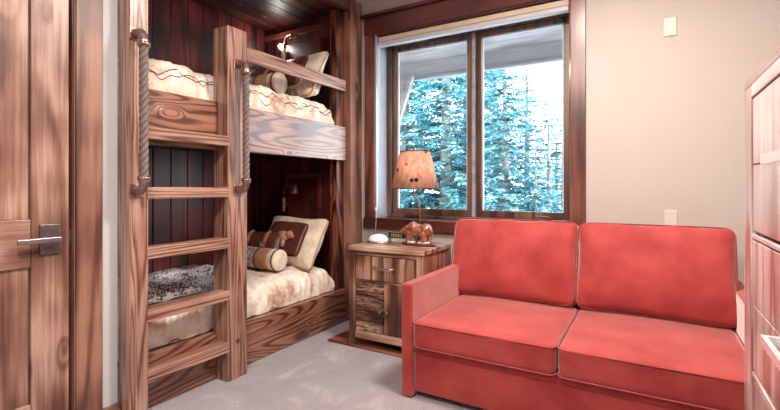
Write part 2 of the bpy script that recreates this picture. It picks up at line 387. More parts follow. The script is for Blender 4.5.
def cushion(bm, w, d, h, k=9., crown=.12, n=16, nz=6, taper=0., M_=None, wob=.004, seed=0, ears=0.):
    """a soft box w x d x h centred at the origin, crowned in z; taper thins it to the rim"""
    cache = {}
    def put(u, v, s):
        key = (round(u, 5), round(v, 5), round(s, 5))
        if key in cache: return cache[key]
        q = (abs(u) ** k + abs(v) ** k + abs(s) ** k) ** (1 / k)
        x, y, z = u / q, v / q, s / q
        b = max(0, (1 - x * x) * (1 - y * y))
        zz = z * ((1 - taper) + taper * max(0, (1 - abs(x) ** 3.2) * (1 - abs(y) ** 3.2)) ** .55) + (crown * b * (1 if z > 0 else -1) * abs(z))
        e = 1 + ears * (abs(x * y)) ** 3
        p = V((x * w / 2 * e, y * d / 2 * e, zz * h / 2))
        nv = noise.noise_vector(V((p.x * 6 + seed, p.y * 6, p.z * 6)))
        p += nv * wob
        if M_ is not None: p = M_ @ p
        cache[key] = bm.verts.new(p); return cache[key]
    def face(fn, a, b):
        for i in range(a):
            for j in range(b):
                u0, u1 = -1 + 2 * i / a, -1 + 2 * (i + 1) / a; v0, v1 = -1 + 2 * j / b, -1 + 2 * (j + 1) / b
                q = [put(*fn(u0, v0)), put(*fn(u1, v0)), put(*fn(u1, v1)), put(*fn(u0, v1))]
                if len(set(q)) == 4:
                    try: bm.faces.new(q)
                    except ValueError: pass
    face(lambda u, v: (u, v, 1), n, n); face(lambda u, v: (u, v, -1), n, n)
    face(lambda u, v: (1, u, v), n, nz); face(lambda u, v: (-1, u, v), n, nz)
    face(lambda u, v: (u, 1, v), n, nz); face(lambda u, v: (u, -1, v), n, nz)
def rim(w, d, h, k, zf, M_, n=72, e=1.012):
    """closed loop around the cushion at a fraction zf of its half height"""
    s = (1 - abs(zf) ** k) ** (1 / k); out = []
    for i in range(n):
        a = 2 * PI * i / n; c, q = math.cos(a), math.sin(a)
        r = s / (abs(c) ** k + abs(q) ** k) ** (1 / k)
        out.append(M_ @ V((c * r * w / 2 * e, q * r * d / 2 * e, zf * h / 2)))
    return out

def obj(name, bm, mat, parent=None, bevel=0., smooth=False, sub=0, origin=None, seg=2, angle=.6):
    bmesh.ops.recalc_face_normals(bm, faces=bm.faces)
    o0 = V(origin) if origin is not None else (ORG[parent.name] if parent else V((0, 0, 0)))
    bmesh.ops.translate(bm, verts=bm.verts, vec=-o0)
    me = bpy.data.meshes.new(name); bm.to_mesh(me); bm.free()
    me.materials.append(mat)
    o = bpy.data.objects.new(name, me); C.objects.link(o)
    if parent:
        o.parent = parent
        o.location = o0 - ORG[parent.name]
    else: o.location = o0
    ORG[o.name] = o0
    if smooth:
        for p in me.polygons: p.use_smooth = True
    if bevel:
        md = o.modifiers.new('bevel', 'BEVEL'); md.width = bevel; md.segments = seg; md.limit_method = 'ANGLE'; md.angle_limit = angle
        md.harden_normals = False
    if sub:
        md = o.modifiers.new('sub', 'SUBSURF'); md.levels = sub; md.render_levels = sub
    return o
def tag(o, label=None, cat=None, group=None, kind=None):
    if label: o['label'] = label
    if cat: o['category'] = cat
    if group: o['group'] = group
    if kind: o['kind'] = kind
    return o
def thing(name, loc, label, cat, group=None):
    o = bpy.data.objects.new(name, None); C.objects.link(o); o.location = loc; o.empty_display_size = .1
    ORG[o.name] = V(loc); return tag(o, label, cat, group)
def struct(name, bm, mat, parent=None, **k):
    o = obj(name, bm, mat, parent, **k)
    if parent is None: o['kind'] = 'structure'
    return o
def dup(root, delta, label, group=None):
    r = root.copy(); C.objects.link(r); r.location = root.location + V(delta); r['label'] = label
    if group: r['group'] = group
    for ch in list(root.children):
        c = ch.copy(); C.objects.link(c); c.parent = r
        for g in list(ch.children):
            d = g.copy(); C.objects.link(d); d.parent = c
    return r

# ------------------------------------------------------------------ dimensions
WX = -2.33      # left wall plane
WY = 3.38       # window wall plane
RX = .80        # right wall plane
BY = -1.3       # rear wall plane
CZ = 2.90
AX = -3.35      # alcove back
A0, A1 = 1.220, 3.20   # alcove y range
AZ = 2.78

# ------------------------------------------------------------------ setting
struct('floor', BX((-3.6, RX + .15, BY - .15, WY + .3, -.12, 0)), M['carpet'])
struct('ceiling', BX((-3.6, RX + .15, BY - .15, WY + .3, CZ, CZ + .12)), M['ceil'])
struct('wall_right', BX((RX, RX + .15, BY - .15, WY + .3, 0, CZ)), M['wall'])
struct('wall_rear', BX((-3.6, RX, BY - .15, BY, 0, CZ)), M['wall'])
# window opening
OX0, OX1, OZ0, OZ1 = -2.155, -.49, .905, 2.58
struct('wall_window', BX((-3.6, OX0, WY, WY + .24, 0, CZ), (OX1, RX, WY, WY + .24, 0, CZ),
                         (OX0, OX1, WY, WY + .24, 0, OZ0), (OX0, OX1, WY, WY + .24, OZ1, CZ)), M['wall'])
DY0, DY1, DZ = .12, 1.025, 2.44
struct('wall_left', BX((WX - .12, WX, BY, DY0, 0, CZ), (WX - .12, WX, DY1, A0, 0, CZ), (WX - .12, WX, DY0, DY1, DZ, CZ),
                       (WX - .12, WX, A0, WY, AZ + .03, CZ)), M['wall_l'])
# alcove
def planks(bm, axis, a0, a1, w, plane, thick, z0, z1, off=0.):
    a = a0
    while a < a1 - .001:
        b = min(a + w, a1)
        if axis == 'y': bx(bm, plane - thick, plane, a + .003, b - .003, z0, z1)
        elif axis == 'x': bx(bm, a + .003, b - .003, plane, plane + thick, z0, z1)
        a = b
    return bm
bm = planks(bmesh.new(), 'y', A0 - .1, A1, .15, AX, .02, 0, AZ); bx(bm, AX - .1, AX - .014, A0 - .1, A1 + .18, 0, CZ)
struct('wall_alcove_back', bm, M['panel_z'], bevel=.004)
bm = planks(bmesh.new(), 'x', AX, WX - .04, .137, A1, .02, 0, AZ); bx(bm, AX, WX - .04, A1 + .014, WY, 0, CZ)
struct('wall_alcove_end', bm, M['panel_zx'], bevel=.004)
struct('wall_alcove_near', BX((AX, WX - .12, A0 - .1, A0, 0, AZ)), M['panel_z'])
bm = bmesh.new(); a = AX
while a < WX - .01:
    bx(bm, a + .003, min(a + .13, WX - .003) - .003, A0, A1, AZ, AZ + .02); a += .13
bx(bm, AX, WX - .12, A0, A1, AZ + .014, CZ)
struct('ceiling_alcove', bm, M['panel_y'], bevel=.004)
struct('trim_1', BX((AX, WX - .12, A1 - .022, A1, 2.66, 2.715)), M['trim_x'], bevel=.004)
struct('trim_2', BX((WX - .04, WX + .02, 1.33, A1, AZ - .01, AZ + .12)), M['trim_x'], bevel=.004)
# end casing of the alcove beside the window wall
struct('trim_3', BX((WX - .06, WX + .03, A1 + .0, WY - .0, 0, 2.885)), M['casing_z'], bevel=.003)
# door casing + baseboard
struct('trim_4', BX((WX, WX + .022, 1.025, 1.139, 0, DZ + .12), (WX, WX + .022, DY0 - .12, DY0, 0, DZ + .12), (WX, WX + .022, DY0, 1.025, DZ, DZ + .12)), M['casing_z'], bevel=.003)
bm = BX((WX, WX + .016, 1.139, 1.2195, 0, .085)); bx(bm, WX, WX + .010, 1.139, 1.2195, .085, .105)
struct('baseboard_left', bm, M['casing_z'], bevel=.003)
struct('baseboard_window', BX((-2.29, RX, WY - .016, WY, 0, .12)), M['trim_x'], bevel=.004)

# door_1
dx = WX - .012
e = bpy.data.objects.new('door_1', None); C.objects.link(e); e.location = (dx, DY1, 0); ORG['door_1'] = V((dx, DY1, 0)); e['kind'] = 'structure'
D = e
obj('stile', BX((dx - .04, dx, .862, 1.008, .01, DZ - .01)), M['door_z'], D, bevel=.003)
obj('stile', BX((dx - .04, dx, .128, .27, .01, DZ - .01)), M['door_z'], D, bevel=.003)
def z_at(ypx, t): return 1.2 + (186.5 - ypx) * t / 440
obj('rail', BX((dx - .04, dx, .272, .860, .845, 1.055)), M['door_y'], D, bevel=.003)
obj('rail', BX((dx - .04, dx, .272, .860, 2.26, DZ - .01)), M['door_y'], D, bevel=.003)
obj('rail', BX((dx - .04, dx, .272, .860, .01, .24)), M['door_y'], D, bevel=.003)
bm = bmesh.new()
for a in (.272, .419, .566, .713): bx(bm, dx - .035, dx - .014, a + .002, a + .145, 1.055, 2.26)
obj('panel', bm, M['door_z'], D, bevel=.003)
bm = bmesh.new()
for a in (.272, .419, .566, .713): bx(bm, dx - .035, dx - .014, a + .002, a + .145, .24, .845)
obj('panel', bm, M['door_z'], D, bevel=.003)
h = obj('handle_plate', BX((dx, dx + .012, .890, .966, .895, 1.03)), M['pewter'], D, bevel=.003)
bm = bmesh.new(); tube(bm, [(dx + .01, .945, .962), (dx + .045, .945, .962)], .011, 12)
bx(bm, dx + .04, dx + .055, .795, .957, .951, .973)
obj('lever', bm, M['lever'], h, bevel=.003)
obj('latch_plate', BX((dx - .03, dx + .003, 1.009, 1.014, .925, 1.0)), M['pewter'], D)
struct('door_jamb', BX((WX - .12, WX, 1.016, 1.025, 0, DZ), (WX - .12, WX - .05, 1.008, 1.016, 0, DZ)), M['trim_z'])
bpy.data.objects['door_jamb'].name = 'trim_5'
bpy.data.objects['trim_5']['kind'] = 'structure'
# hallway side of the door opening
struct('wall_hall', BX((WX - .6, WX - .58, DY0 - .3, A0 - .1, 0, CZ)), M['wall'])

# ------------------------------------------------------------------ window
FY = WY + .20       # sash front plane
e = bpy.data.objects.new('window_1', None); C.objects.link(e); e.location = (OX0, WY, OZ0); ORG['window_1'] = V((OX0, WY, OZ0)); e['kind'] = 'structure'
W = e
# casing boards on the wall
obj('casing', BX((OX0 - .10, OX0, WY - .022, WY, .915, 2.58)), M['trim_z'], W, bevel=.003)
obj('casing', BX((OX1, OX1 + .10, WY - .022, WY, .815, 2.58)), M['trim_z'], W, bevel=.003)
obj('header', BX((OX0 - .105, OX1 + .105, WY - .028, WY, 2.58, 2.735)), M['trim_x'], W, bevel=.003)
obj('header_cap', BX((OX0 - .13, OX1 + .13, WY - .055, WY, 2.735, 2.765)), M['trim_x'], W, bevel=.006)
obj('sill', BX((OX0 - .11, OX1 - .001, WY - .035, WY, .817, .915), (OX0 + .001, OX1 - .001, WY - .02, FY + .03, .906, .916)), M['trim_x'], W, bevel=.003)
# jambs lining the recess
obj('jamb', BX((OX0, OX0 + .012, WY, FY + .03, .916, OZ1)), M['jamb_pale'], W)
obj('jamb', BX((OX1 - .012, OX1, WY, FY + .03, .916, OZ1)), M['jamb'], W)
obj('jamb', BX((OX0 + .012, OX1 - .012, WY, FY + .03, OZ1 - .012, OZ1)), M['trim_x'], W)
# outer frame
GX0, GX1, GZ0, GZ1 = -2.02, -.555, 1.0, 2.455
fr0, fr1 = OX0 + .012, OX1 - .012
bm = BX((fr0, fr0 + .055, FY - .02, FY + .05, .916, OZ1 - .012), (fr1 - .018, fr1, FY - .02, FY + .05, .916, OZ1 - .012),
        (fr0 + .055, fr1 - .018, FY - .02, FY + .05, .916, .940), (fr0 + .055, fr1 - .018, FY - .02, FY + .05, 2.50, OZ1 - .012))
obj('frame', bm, M['sash_z'], W, bevel=.004)
# mullion post and its pale channel
mx0, mx1 = -1.335, -1.235
obj('mullion', BX((-1.300, -1.272, FY - .025, FY + .05, .940, 2.50)), M['fascia'], W, bevel=.004)
def sash(x0, x1, y, wl, wr):
    s = obj('sash', BX((x0, x0 + wl, y, y + .045, .942, 2.498), (x1 - wr, x1, y, y + .045, .942, 2.498),
                       (x0 + wl, x1 - wr, y, y + .045, .942, GZ0), (x0 + wl, x1 - wr, y, y + .045, GZ1, 2.498)), M['sash_z'], W, bevel=.005)
    obj('glass_pane', BX((x0 + wl - .004, x1 - wr + .004, y + .028, y + .034, GZ0 - .004, GZ1 + .004)), M['glass'], s)
    obj('glazing_bead', BX((x0 + wl, x0 + wl + .010, y + .012, y + .028, GZ0, GZ1), (x1 - wr - .010, x1 - wr, y + .012, y + .028, GZ0, GZ1),
                           (x0 + wl + .01, x1 - wr - .01, y + .012, y + .028, GZ1 - .010, GZ1)), M['blind_white'], s)
    return s
sash(fr0 + .057, -1.303, FY - .005, .05, .045)
sash(-1.269, fr1 - .019, FY - .005, .052, .05)
def crank(x):
    bm = bmesh.new(); bx(bm, x - .045, x + .045, FY - .045, FY - .021, .924, .94)
    tube(bm, [(x + .03, FY - .045, .944), (x + .045, FY - .06, .958), (x + .02, FY - .065, .966), (x - .05, FY - .065, .966)], [.008, .007, .006, .008], 8)
    obj('crank', bm, M['pewter'], W, bevel=.002)
crank(-.70); crank(-1.87)
# blind
B = thing('window_blind', ((fr0 + fr1) / 2, WY + .05, 2.47), 'beige blind drawn fully up under the dark red window header, with white pull cord', 'blind')
obj('headrail', BX((fr0 + .004, fr1 - .004, WY + .02, WY + .075, 2.515, 2.562)), M['shade_blind'], B, bevel=.012, seg=4)
obj('bottom_rail', BX((fr0 + .006, fr1 - .006, WY + .018, WY + .078, 2.477, 2.513)), M['blind_white'], B, bevel=.008, seg=4)
bm = bmesh.new(); tube(bm, [(-2.120, WY - .03 + .045, 2.48), (-2.12, WY - .045 + .045, 1.8), (-2.12, WY - .05 + .02, 1.0), (-2.12, WY - .05, .80)], .0035, 6)
bpy.data.objects.remove  # noqa
obj('pull_cord', bm, M['cord_white'], B)
bm = bmesh.new(); lathe(bm, [(.003, .03), (.007, .02), (.008, 0), (.004, -.004)], (-2.12, WY - .048, .985), 10)
obj('cord_tassel', bm, M['cord_white'], B)

# ------------------------------------------------------------------ wall plates
def plate(x, z, label, screws=True):
    t = thing('wall_plate', (x, WY, z), label, 'wall plate')
    obj('cover', BX((x - .036, x + .036, WY - .008, WY - .0005, z - .06, z + .06)), M['plate'], t, bevel=.004)
    for s in (-1, 1):
        bm = bmesh.new(); lathe(bm, [(.0008, -.0015), (.0035, -.0015), (.0035, 0)], (x, WY - .0085, z + s * .042), 10, 'Y')
        obj('screw', bm, M['steel'], t)
    return t
plate(.11, 2.235, 'blank white wall plate high on beige wall to the right of window')
plate(.115, .985, 'white wall plate low on beige wall just above the sofa back')

# ------------------------------------------------------------------ bunk bed
bed = thing('bunk_bed', (WX, A0, 0), 'built-in wooden bunk bed with stained pine rails in dark panelled alcove', 'bunk bed')
def gb(x0, x1, y0, y1, z0, z1): return BX((x0, x1, y0, y1, z0, z1))
obj('side_rail', gb(WX - .045, WX, 1.32, 3.17, .004, .290), M['pine_y'], bed, bevel=.004)
obj('side_rail', gb(WX - .045, WX, 1.32, 3.17, 1.43, 1.73), M['pine_y'], bed, bevel=.004)
obj('guard_rail', gb(WX - .035, WX + .0, 1.964, 3.17, 2.045, 2.14), M['fir_y'], bed, bevel=.004)
obj('end_post', gb(WX - .12, WX - .047, 3.097, A1 - .002, .0, AZ - .015), M['pine_z'], bed, bevel=.004)
obj('bed_platform', gb(AX + .002, WX - .047, A0 + .002, 3.092, .26, .29), M['panel_y'], bed)
obj('bed_platform', gb(AX + .002, WX - .047, A0 + .002, 3.092, 1.50, 1.56), M['panel_y'], bed)
obj('access_panel', BX((-3.04, -2.64, A1 - .026, A1 - .002, .86, 1.315)), M['panel_zx'], bed, bevel=.004)
bm = BX((-3.06, -2.62, A1 - .034, A1 - .004, 1.285, 1.325), (-3.06, -3.02, A1 - .034, A1 - .004, .85, 1.285), (-2.66, -2.62, A1 - .034, A1 - .004, .85, 1.285))
obj('panel_frame', bm, M['trim_x'], bed, bevel=.004)
bm = BX((-3.06, -2.62, A1 - .034, A1 - .004, 2.285, 2.58)); obj('access_panel', bm, M['panel_zx'], bed, bevel=.008)

# ladder
PXF = -2.225   # ladder front plane
lad = thing('bunk_ladder', (PXF, 1.5, 0), 'brown wooden ladder with five flat rungs fixed to front of bunk bed', 'ladder')
obj('post', gb(WX - .0 + .001, PXF, 1.221, 1.318, 0, CZ), M['fir_z'], lad, bevel=.004)
obj('post', BX((WX + .001, PXF, 1.812, 1.962, 0, 2.19), (WX - .03, WX + .001, 1.812, 1.962, 1.731, 2.19), (WX - .03, WX + .001, 1.812, 1.962, .291, 1.428)), M['fir_z'], lad, bevel=.004)
for zt in (1.509, 1.197, .885, .562, .245):
    obj('rung', gb(PXF - .085, PXF + .003, 1.31, 1.826, zt - .062, zt), M['fir_y'], lad, bevel=.004)
for (y, z) in ((1.89, .235),):
    bm = bmesh.new(); lathe(bm, [(.016, 0), (.016, .004), (.012, .006)], (PXF, y, z), 16, 'X'); obj('bolt_cover', bm, M['casing_z'], lad)
def grab(y, zt, zb):
    xr = PXF + .075; bm = bmesh.new()
    n = 150
    for q in range(3):
        tube(bm, [(xr + .0105 * math.cos(2 * PI * (i * .7 / n / .105 + q / 3)), y + .0105 * math.sin(2 * PI * (i * .7 / n / .105 + q / 3)), zb + .035 + (zt - zb - .07) * i / n) for i in range(n + 1)], .0115, 8)
    g = obj('grab_handle', bm, M['rope'], lad, smooth=True)
    for z, s in ((zt, 1), (zb, -1)):
        bm = bmesh.new()
        bx(bm, PXF, PXF + .008, y - .034, y + .034, z - .034, z + .034)
        obj('mounting_flange', bm, M['pipe'], g, bevel=.004)
        bm = bmesh.new()
        pts = [V((PXF + .008, y, z)), V((PXF + .022, y, z))] + arc((xr - .045, y, z - .045 * s), .045, PI / 2, 0, 8, (1, 0, 0), (0, 0, s)) + [V((xr, y, z - .075 * s))]
        tube(bm, pts, [.026, .024] + [.022] * 8 + [.026, .028], 14)
        lathe(bm, [(.029, -.008), (.031, 0), (.029, .008)], (xr, y, z - .062 * s), 16)
        obj('pipe_elbow', bm, M['pipe'], g, smooth=True)
grab(1.250, 1.965, 1.178); grab(1.888, 1.965, 1.178)

# ------------------------------------------------------------------ bedding
def comforter_mesh(ztop, zrail, amp=.02, seed=0., y0=1.235, y1=3.088, lump=.0):
    bm = bmesh.new()
    xf, xb = WX - .056, AX + .03
    prof = []
    H = ztop - zrail
    for i in range(11):              # the front face, bulging out above the rail
        t = i / 10
        prof.append((xf - .012 + .004 - .10 * max(0, t - .35) ** 1.7 * 1.6, zrail - .03 + (H + .03) * math.sin(t * PI / 2) ** .9 * .94))
    x1 = prof[-1][0]
    for i in range(1, 21):
        t = i / 20
        prof.append((x1 + (xb - x1) * t, zrail + H * (.94 + .06 * math.sin(min(t * 4, 1) * PI / 2))))
    ny = 170; rows = []
    for j in range(ny + 1):
        y = y0 + (y1 - y0) * j / ny
        e = 1.0
        dd = min(j, ny - j) / ny * (y1 - y0)
        if dd < .14: e = math.sqrt(max(0, 1 - ((.14 - dd) / .14) ** 2))
        row = []
        for i, (x, z) in enumerate(prof):
            zz = zrail + .0 + (z - zrail) * (.25 + .75 * e) if z > zrail else z
            n1 = noise.noise(V((x * 5 + seed, y * 5, z * 3))) ; n2 = noise.noise(V((x * 13, y * 13 + seed, z * 9)))
            fr = 1 if i <= 12 else .8
            n3 = noise.noise(V((x * 7 + seed * 3, y * 26 + 5 * n1, z * 7)))
            d = amp * (n1 * 1.3 + n2 * .9 + n3 * .55) * fr
            # gathered folds on the drop
            if 2 <= i <= 10: d += .009 * math.sin(y * 85 + 12 * n1) * math.sin(i / 10 * PI)
            nx, nz = (.8, .6) if i < 12 else (0, 1)
            px = min(x + d * nx, xf + .004)
            row.append(bm.verts.new((px, y, zz + d * nz * min(1, i / 3))))
        rows.append(row)
    for a, b in zip(rows, rows[1:]):
        for i in range(len(prof) - 1): bm.faces.new((a[i], a[i + 1], b[i + 1], b[i]))
    return bm
for k, (zt, zr) in enumerate(((.505, .288), (1.94, 1.735))):
    z0 = (.292, 1.562)[k]
    bm = bmesh.new()
    cushion(bm, .90, 1.80, zt - .05 - z0, k=14, crown=0, n=12, M_=Matrix.Translation((-2.875, 2.125, (z0 + zt - .05) / 2)), wob=0)
    tag(obj('mattress', bm, M['mattress'], origin=(-2.86, 2.12, z0), smooth=True),
        ('mattress of the lower bunk, under the cream comforter', 'mattress of the upper bunk, under the cream comforter')[k], 'mattress')
    cm = obj('comforter', comforter_mesh(zt, zr, seed=k * 4.7), mat_comforter((-.02, .115)[k]), origin=(-2.86, 2.12, zr), smooth=True)
    md = cm.modifiers.new('thick', 'SOLIDIFY'); md.thickness = .012; md.offset = -1
    tag(cm, ('puffy cream comforter with brown vine print spread on the lower bunk', 'puffy cream comforter with brown vine print bulging over upper bunk rail')[k], 'comforter')

# pillows, built for the lower bunk then copied up
def loop_pts(w, h, n, f): return [f(w * math.cos(2 * PI * i / n), h * math.sin(2 * PI * i / n)) for i in range(n)]
def make_bolster():
    t = thing('bolster_pillow', (-2.7, 2.62, .505), 'cream and tan bolster lying at the head of the lower bunk', 'pillow')
    c = V((0, 2.62, .60)); r = .088
    def cyl(x0, x1, rr, m, name, par=t):
        bm = bmesh.new()
        lathe(bm, [(rr * .9, x0 - .004), (rr, x0 + .004)] + [(rr * (1 + .01 * math.sin(i)), x0 + (x1 - x0) * i / 6) for i in range(1, 6)] + [(rr, x1 - .004), (rr * .9, x1 + .004)], c, 32, 'X')
        return obj(name, bm, m, par, smooth=True)
    cyl(-2.98, -2.80, r, M['throw'], 'patterned_end')
    cyl(-2.80, -2.66, r * 1.01, M['tan'], 'band')
    cyl(-2.66, -2.60, r, M['cream'], 'sleeve')
    bm = bmesh.new(); lathe(bm, [(r, -2.60), (r * .97, -2.585), (r * .75, -2.572), (r * .3, -2.567), (.004, -2.569)], c, 32, 'X'); obj('end_cap', bm, M['cream'], t, smooth=True)
    for x in (-2.60, -2.80):
        bm = bmesh.new(); tube(bm, [c + V((x, math.cos(a) * r * 1.02, math.sin(a) * r * 1.02)) for a in [2 * PI * i / 32 for i in range(32)]], .006, 6, True)
        obj('piping', bm, M['cord_brown'], t, smooth=True)
    return t
def make_sham():
    t = thing('sham_pillow', (-2.72, 2.92, .52), 'square cream bordered pillow with brown centre propped at the head of lower bunk', 'pillow')
    R = Matrix.Translation((-2.745, 2.93, .712)) @ Matrix.Rotation(math.radians(-9), 4, 'Z') @ Matrix.Rotation(math.radians(64), 4, 'X')
    w, h, d = .71, .43, .17
    bm = bmesh.new(); cushion(bm, w, h, d, k=12, crown=.1, taper=.80, n=24, nz=4, M_=R, wob=.016, seed=3, ears=.10)
    obj('border', bm, M['cream'], t, smooth=True, sub=1)
    bm = bmesh.new(); pts = []
    for i in range(96):
        a = 2 * PI * i / 96; c_, s_ = math.cos(a), math.sin(a); q = 1 / (abs(c_) ** 12 + abs(s_) ** 12) ** (1 / 12)
        x_, y_ = c_ * q, s_ * q; e_ = 1 + .10 * abs(x_ * y_) ** 3
        pts.append(R @ V((x_ * w / 2 * e_, y_ * h / 2 * e_, .004)))
    tube(bm, pts, .007, 6, True); obj('piping', bm, M['tan'], t, smooth=True)
    # brown centre panel follows the face of the pillow
    def zf(u, v):
        u = u / (w / 2); v = v / (h / 2)
        return d / 2 * (.22 + .78 * max(0, (1 - abs(u) ** 3.2) * (1 - abs(v) ** 3.2)) ** .55 + .1 * (1 - u * u) * (1 - v * v))
    bm = bmesh.new(); n = 14; g = []
    for i in range(n + 1):
        row = []
        for j in range(n + 1):
            u = (-1 + 2 * i / n) * w * .33; v = (-1 + 2 * j / n) * h * .33
            row.append(bm.verts.new(R @ V((u, v, zf(u, v) + .006 + .004 * noise.noise(V((u * 20, v * 20, 0)))))))
        g.append(row)
    for i in range(n):
        for j in range(n): bm.faces.new((g[i][j], g[i + 1][j], g[i + 1][j + 1], g[i][j + 1]))
    o = obj('centre_panel', bm, M['leather'], t, smooth=True); md = o.modifiers.new('s', 'SOLIDIFY'); md.thickness = .012
    # padded applique shape
    bm = bmesh.new()
    for (u, v, a, b) in ((0, .0, .095, .05), (.085, .02, .045, .036), (-.06, -.055, .024, .04), (-.02, -.055, .02, .035), (.04, -.055, .024, .04), (.125, .012, .025, .016)):
        n = 16; c = bm.verts.new(R @ V((u, v, zf(u, v) + .036))); ring = []
        for i in range(n):
            q = 2 * PI * i / n; uu, vv = u + a * math.cos(q), v + b * math.sin(q); ring.append(bm.verts.new(R @ V((uu, vv, zf(uu, vv) + .024))))
        for i in range(n): bm.faces.new((c, ring[i], ring[(i + 1) % n]))
    o = obj('applique', bm, M['tan'], t, smooth=True); md = o.modifiers.new('s', 'SOLIDIFY'); md.thickness = .012
    bm = bmesh.new(); pts = []
    for i in range(64):
        a = 2 * PI * i / 64; c_, s_ = math.cos(a), math.sin(a); q = 1 / (abs(c_) ** 8 + abs(s_) ** 8) ** (1 / 8)
        u, v = c_ * q * w * .345, s_ * q * h * .345
        pts.append(R @ V((u, v, zf(u, v) + .008)))
    tube(bm, pts, .0055, 6, True); obj('piping', bm, M['cord_brown'], t, smooth=True)
    return t
def make_strap_pillow():
    t = thing('leather_pillow', (-2.93, 2.76, .52), 'dark brown leather pillow with buckled straps behind bolster on lower bunk', 'pillow')
    R = Matrix.Translation((-2.98, 2.77, .645)) @ Matrix.Rotation(math.radians(4), 4, 'Z') @ Matrix.Rotation(math.radians(66), 4, 'X')
    w, h, d = .46, .32, .13
    bm = bmesh.new(); cushion(bm, w, h, d, k=6, crown=.1, taper=.7, n=18, nz=4, M_=R, wob=.006, seed=9)
    obj('cover', bm, M['leather'], t, smooth=True, sub=1)
    for u in (-.1, .1):
        bm = bmesh.new(); n = 14
        prev = None
        for i in range(n + 1):
            v = (-1 + 2 * i / n) * h * .49
            x_ = u / (w / 2); y_ = v / (h / 2)
            z = d / 2 * (.3 + .7 * max(0, (1 - abs(x_) ** 3.2) * (1 - abs(y_) ** 3.2)) ** .55 + .1 * (1 - x_ * x_) * (1 - y_ * y_)) + .008
            cur = [bm.verts.new(R @ V((u - .017, v, z))), bm.verts.new(R @ V((u + .017, v, z)))]
            if prev: bm.faces.new((prev[0], prev[1], cur[1], cur[0]))
            prev = cur
        s = obj('strap', bm, M['tan'], t); md = s.modifiers.new('s', 'SOLIDIFY'); md.thickness = .006
        bm = bmesh.new(); c0 = R @ V((u, .02, d / 2 * 1.1 + .016)); ex = (R.to_3x3() @ V((1, 0, 0))); ey = (R.to_3x3() @ V((0, 1, 0)))
        tube(bm, [c0 + ex * a * .026 + ey * b * .022 for a, b in ((-1, -1), (1, -1), (1, 1), (-1, 1))], .0035, 6, True)
        obj('buckle', bm, M['steel'], s)
    return t
bol = make_bolster(); sh = make_sham(); st = make_strap_pillow()
DZU = 1.44
dup(bol, (0, 0, DZU), 'tan bolster with round end seen behind guard rail of the upper bunk')
dup(sh, (0, .0, DZU), 'cream bordered pillow propped at the head of the upper bunk, rising above the guard rail')
dup(st, (0, 0, DZU), 'dark leather pillow with straps on the upper bunk, behind its tan bolster')
# small tan cushion upper bunk
t = thing('accent_pillow', (-2.50, 2.92, 1.955), 'small tan and brown cushion under the guard rail on the upper bunk', 'pillow')
R = Matrix.Translation((-2.53, 2.86, 2.035)) @ Matrix.Rotation(math.radians(20), 4, 'Z') @ Matrix.Rotation(math.radians(50), 4, 'X')
bm = bmesh.new(); cushion(bm, .26, .17, .09, k=5, taper=.7, M_=R, wob=.004); obj('cover', bm, M['cream'], t, smooth=True)
bm = bmesh.new(); cushion(bm, .07, .175, .097, k=5, taper=.5, M_=R @ Matrix.Translation((-.05, 0, 0)), wob=.002); obj('band', bm, M['tan'], t, smooth=True)

# folded throw on lower bunk, seen through ladder
bm = bmesh.new(); ny, nx = 40, 26; g = []
for j in range(ny + 1):
    row = []
    for i in range(nx + 1):
        u = i / nx; v = j / ny
        x = -2.455 - .62 * u; y = 1.38 + .66 * v
        e = min(1, min(u, 1 - u) * 8, min(v, 1 - v) * 8); e = math.sin(e * PI / 2)
        z = .535 + .085 * e + .028 * noise.noise(V((x * 6, y * 6, 1))) * e + .012 * noise.noise(V((x * 17, y * 17, 5))) + .03 * math.sin(u * 5)*e
        row.append(bm.verts.new((x, y, z)))
    g.append(row)
for j in range(ny):
    for i in range(nx): bm.faces.new((g[j][i], g[j][i + 1], g[j + 1][i + 1], g[j + 1][i]))
th = obj('folded_throw', bm, M['throw'], origin=(-2.75, 1.7, .545), smooth=True)
md = th.modifiers.new('s', 'SOLIDIFY'); md.thickness = .03; md.offset = -1
tag(th, 'grey patterned throw folded on the lower bunk, seen between ladder rungs', 'blanket')

# ------------------------------------------------------------------ reading lamps
def reading_lamp(lit, dz, label):
    x, z = -3.045, 1.03 + dz; y = A1 - .036
    t = thing('reading_lamp', (x, A1, z), label, 'lamp')
    bm = bmesh.new(); lathe(bm, [(.020, -.07), (.022, -.06), (.022, .06), (.016, .068), (.009, .075)], (x, y - .03, z + .0), 16); bx(bm, x - .012, x + .012, y - .02, y + .0, z - .03, z + .03)
    obj('base', bm, M['bronze'], t, smooth=False)
    bm = bmesh.new(); pts = [(x, y - .03, z + .07), (x + .005, y - .035, z + .12), (x + .04, y - .05, z + .17), (x + .09, y - .07, z + .185), (x + .15, y - .09, z + .175), (x + .20, y - .11, z + .155)]
    tube(bm, pts, .006, 8); obj('gooseneck', bm, M['bronze'], t, smooth=True)
    bm = bmesh.new(); lathe(bm, [(.012, .05), (.022, .04), (.034, .015), (.042, -.02), (.044, -.035), (.040, -.035), (.03, 0), (.01, .03)], (x + .215, y - .115, z + .14), 20)
    hd = obj('lamp_head', bm, M['bronze'], t, smooth=True)
    if lit:
        bm = bmesh.new(); bmesh.ops.create_uvsphere(bm, u_segments=16, v_segments=10, radius=.022, matrix=Matrix.Translation((x + .215, y - .115, z + .12)))
        obj('bulb', bm, M['bulb'], hd, smooth=True)
    return t
reading_lamp(False, 0, 'bronze gooseneck reading lamp on the alcove end wall of the lower bunk')
reading_lamp(False, 1.42, 'bronze gooseneck reading lamp in the upper bunk, beside the lit round spotlight')
t = thing('spot_light', (-3.09, A1, 2.56), 'small round lit spotlight on the alcove wall above the upper bunk', 'light')
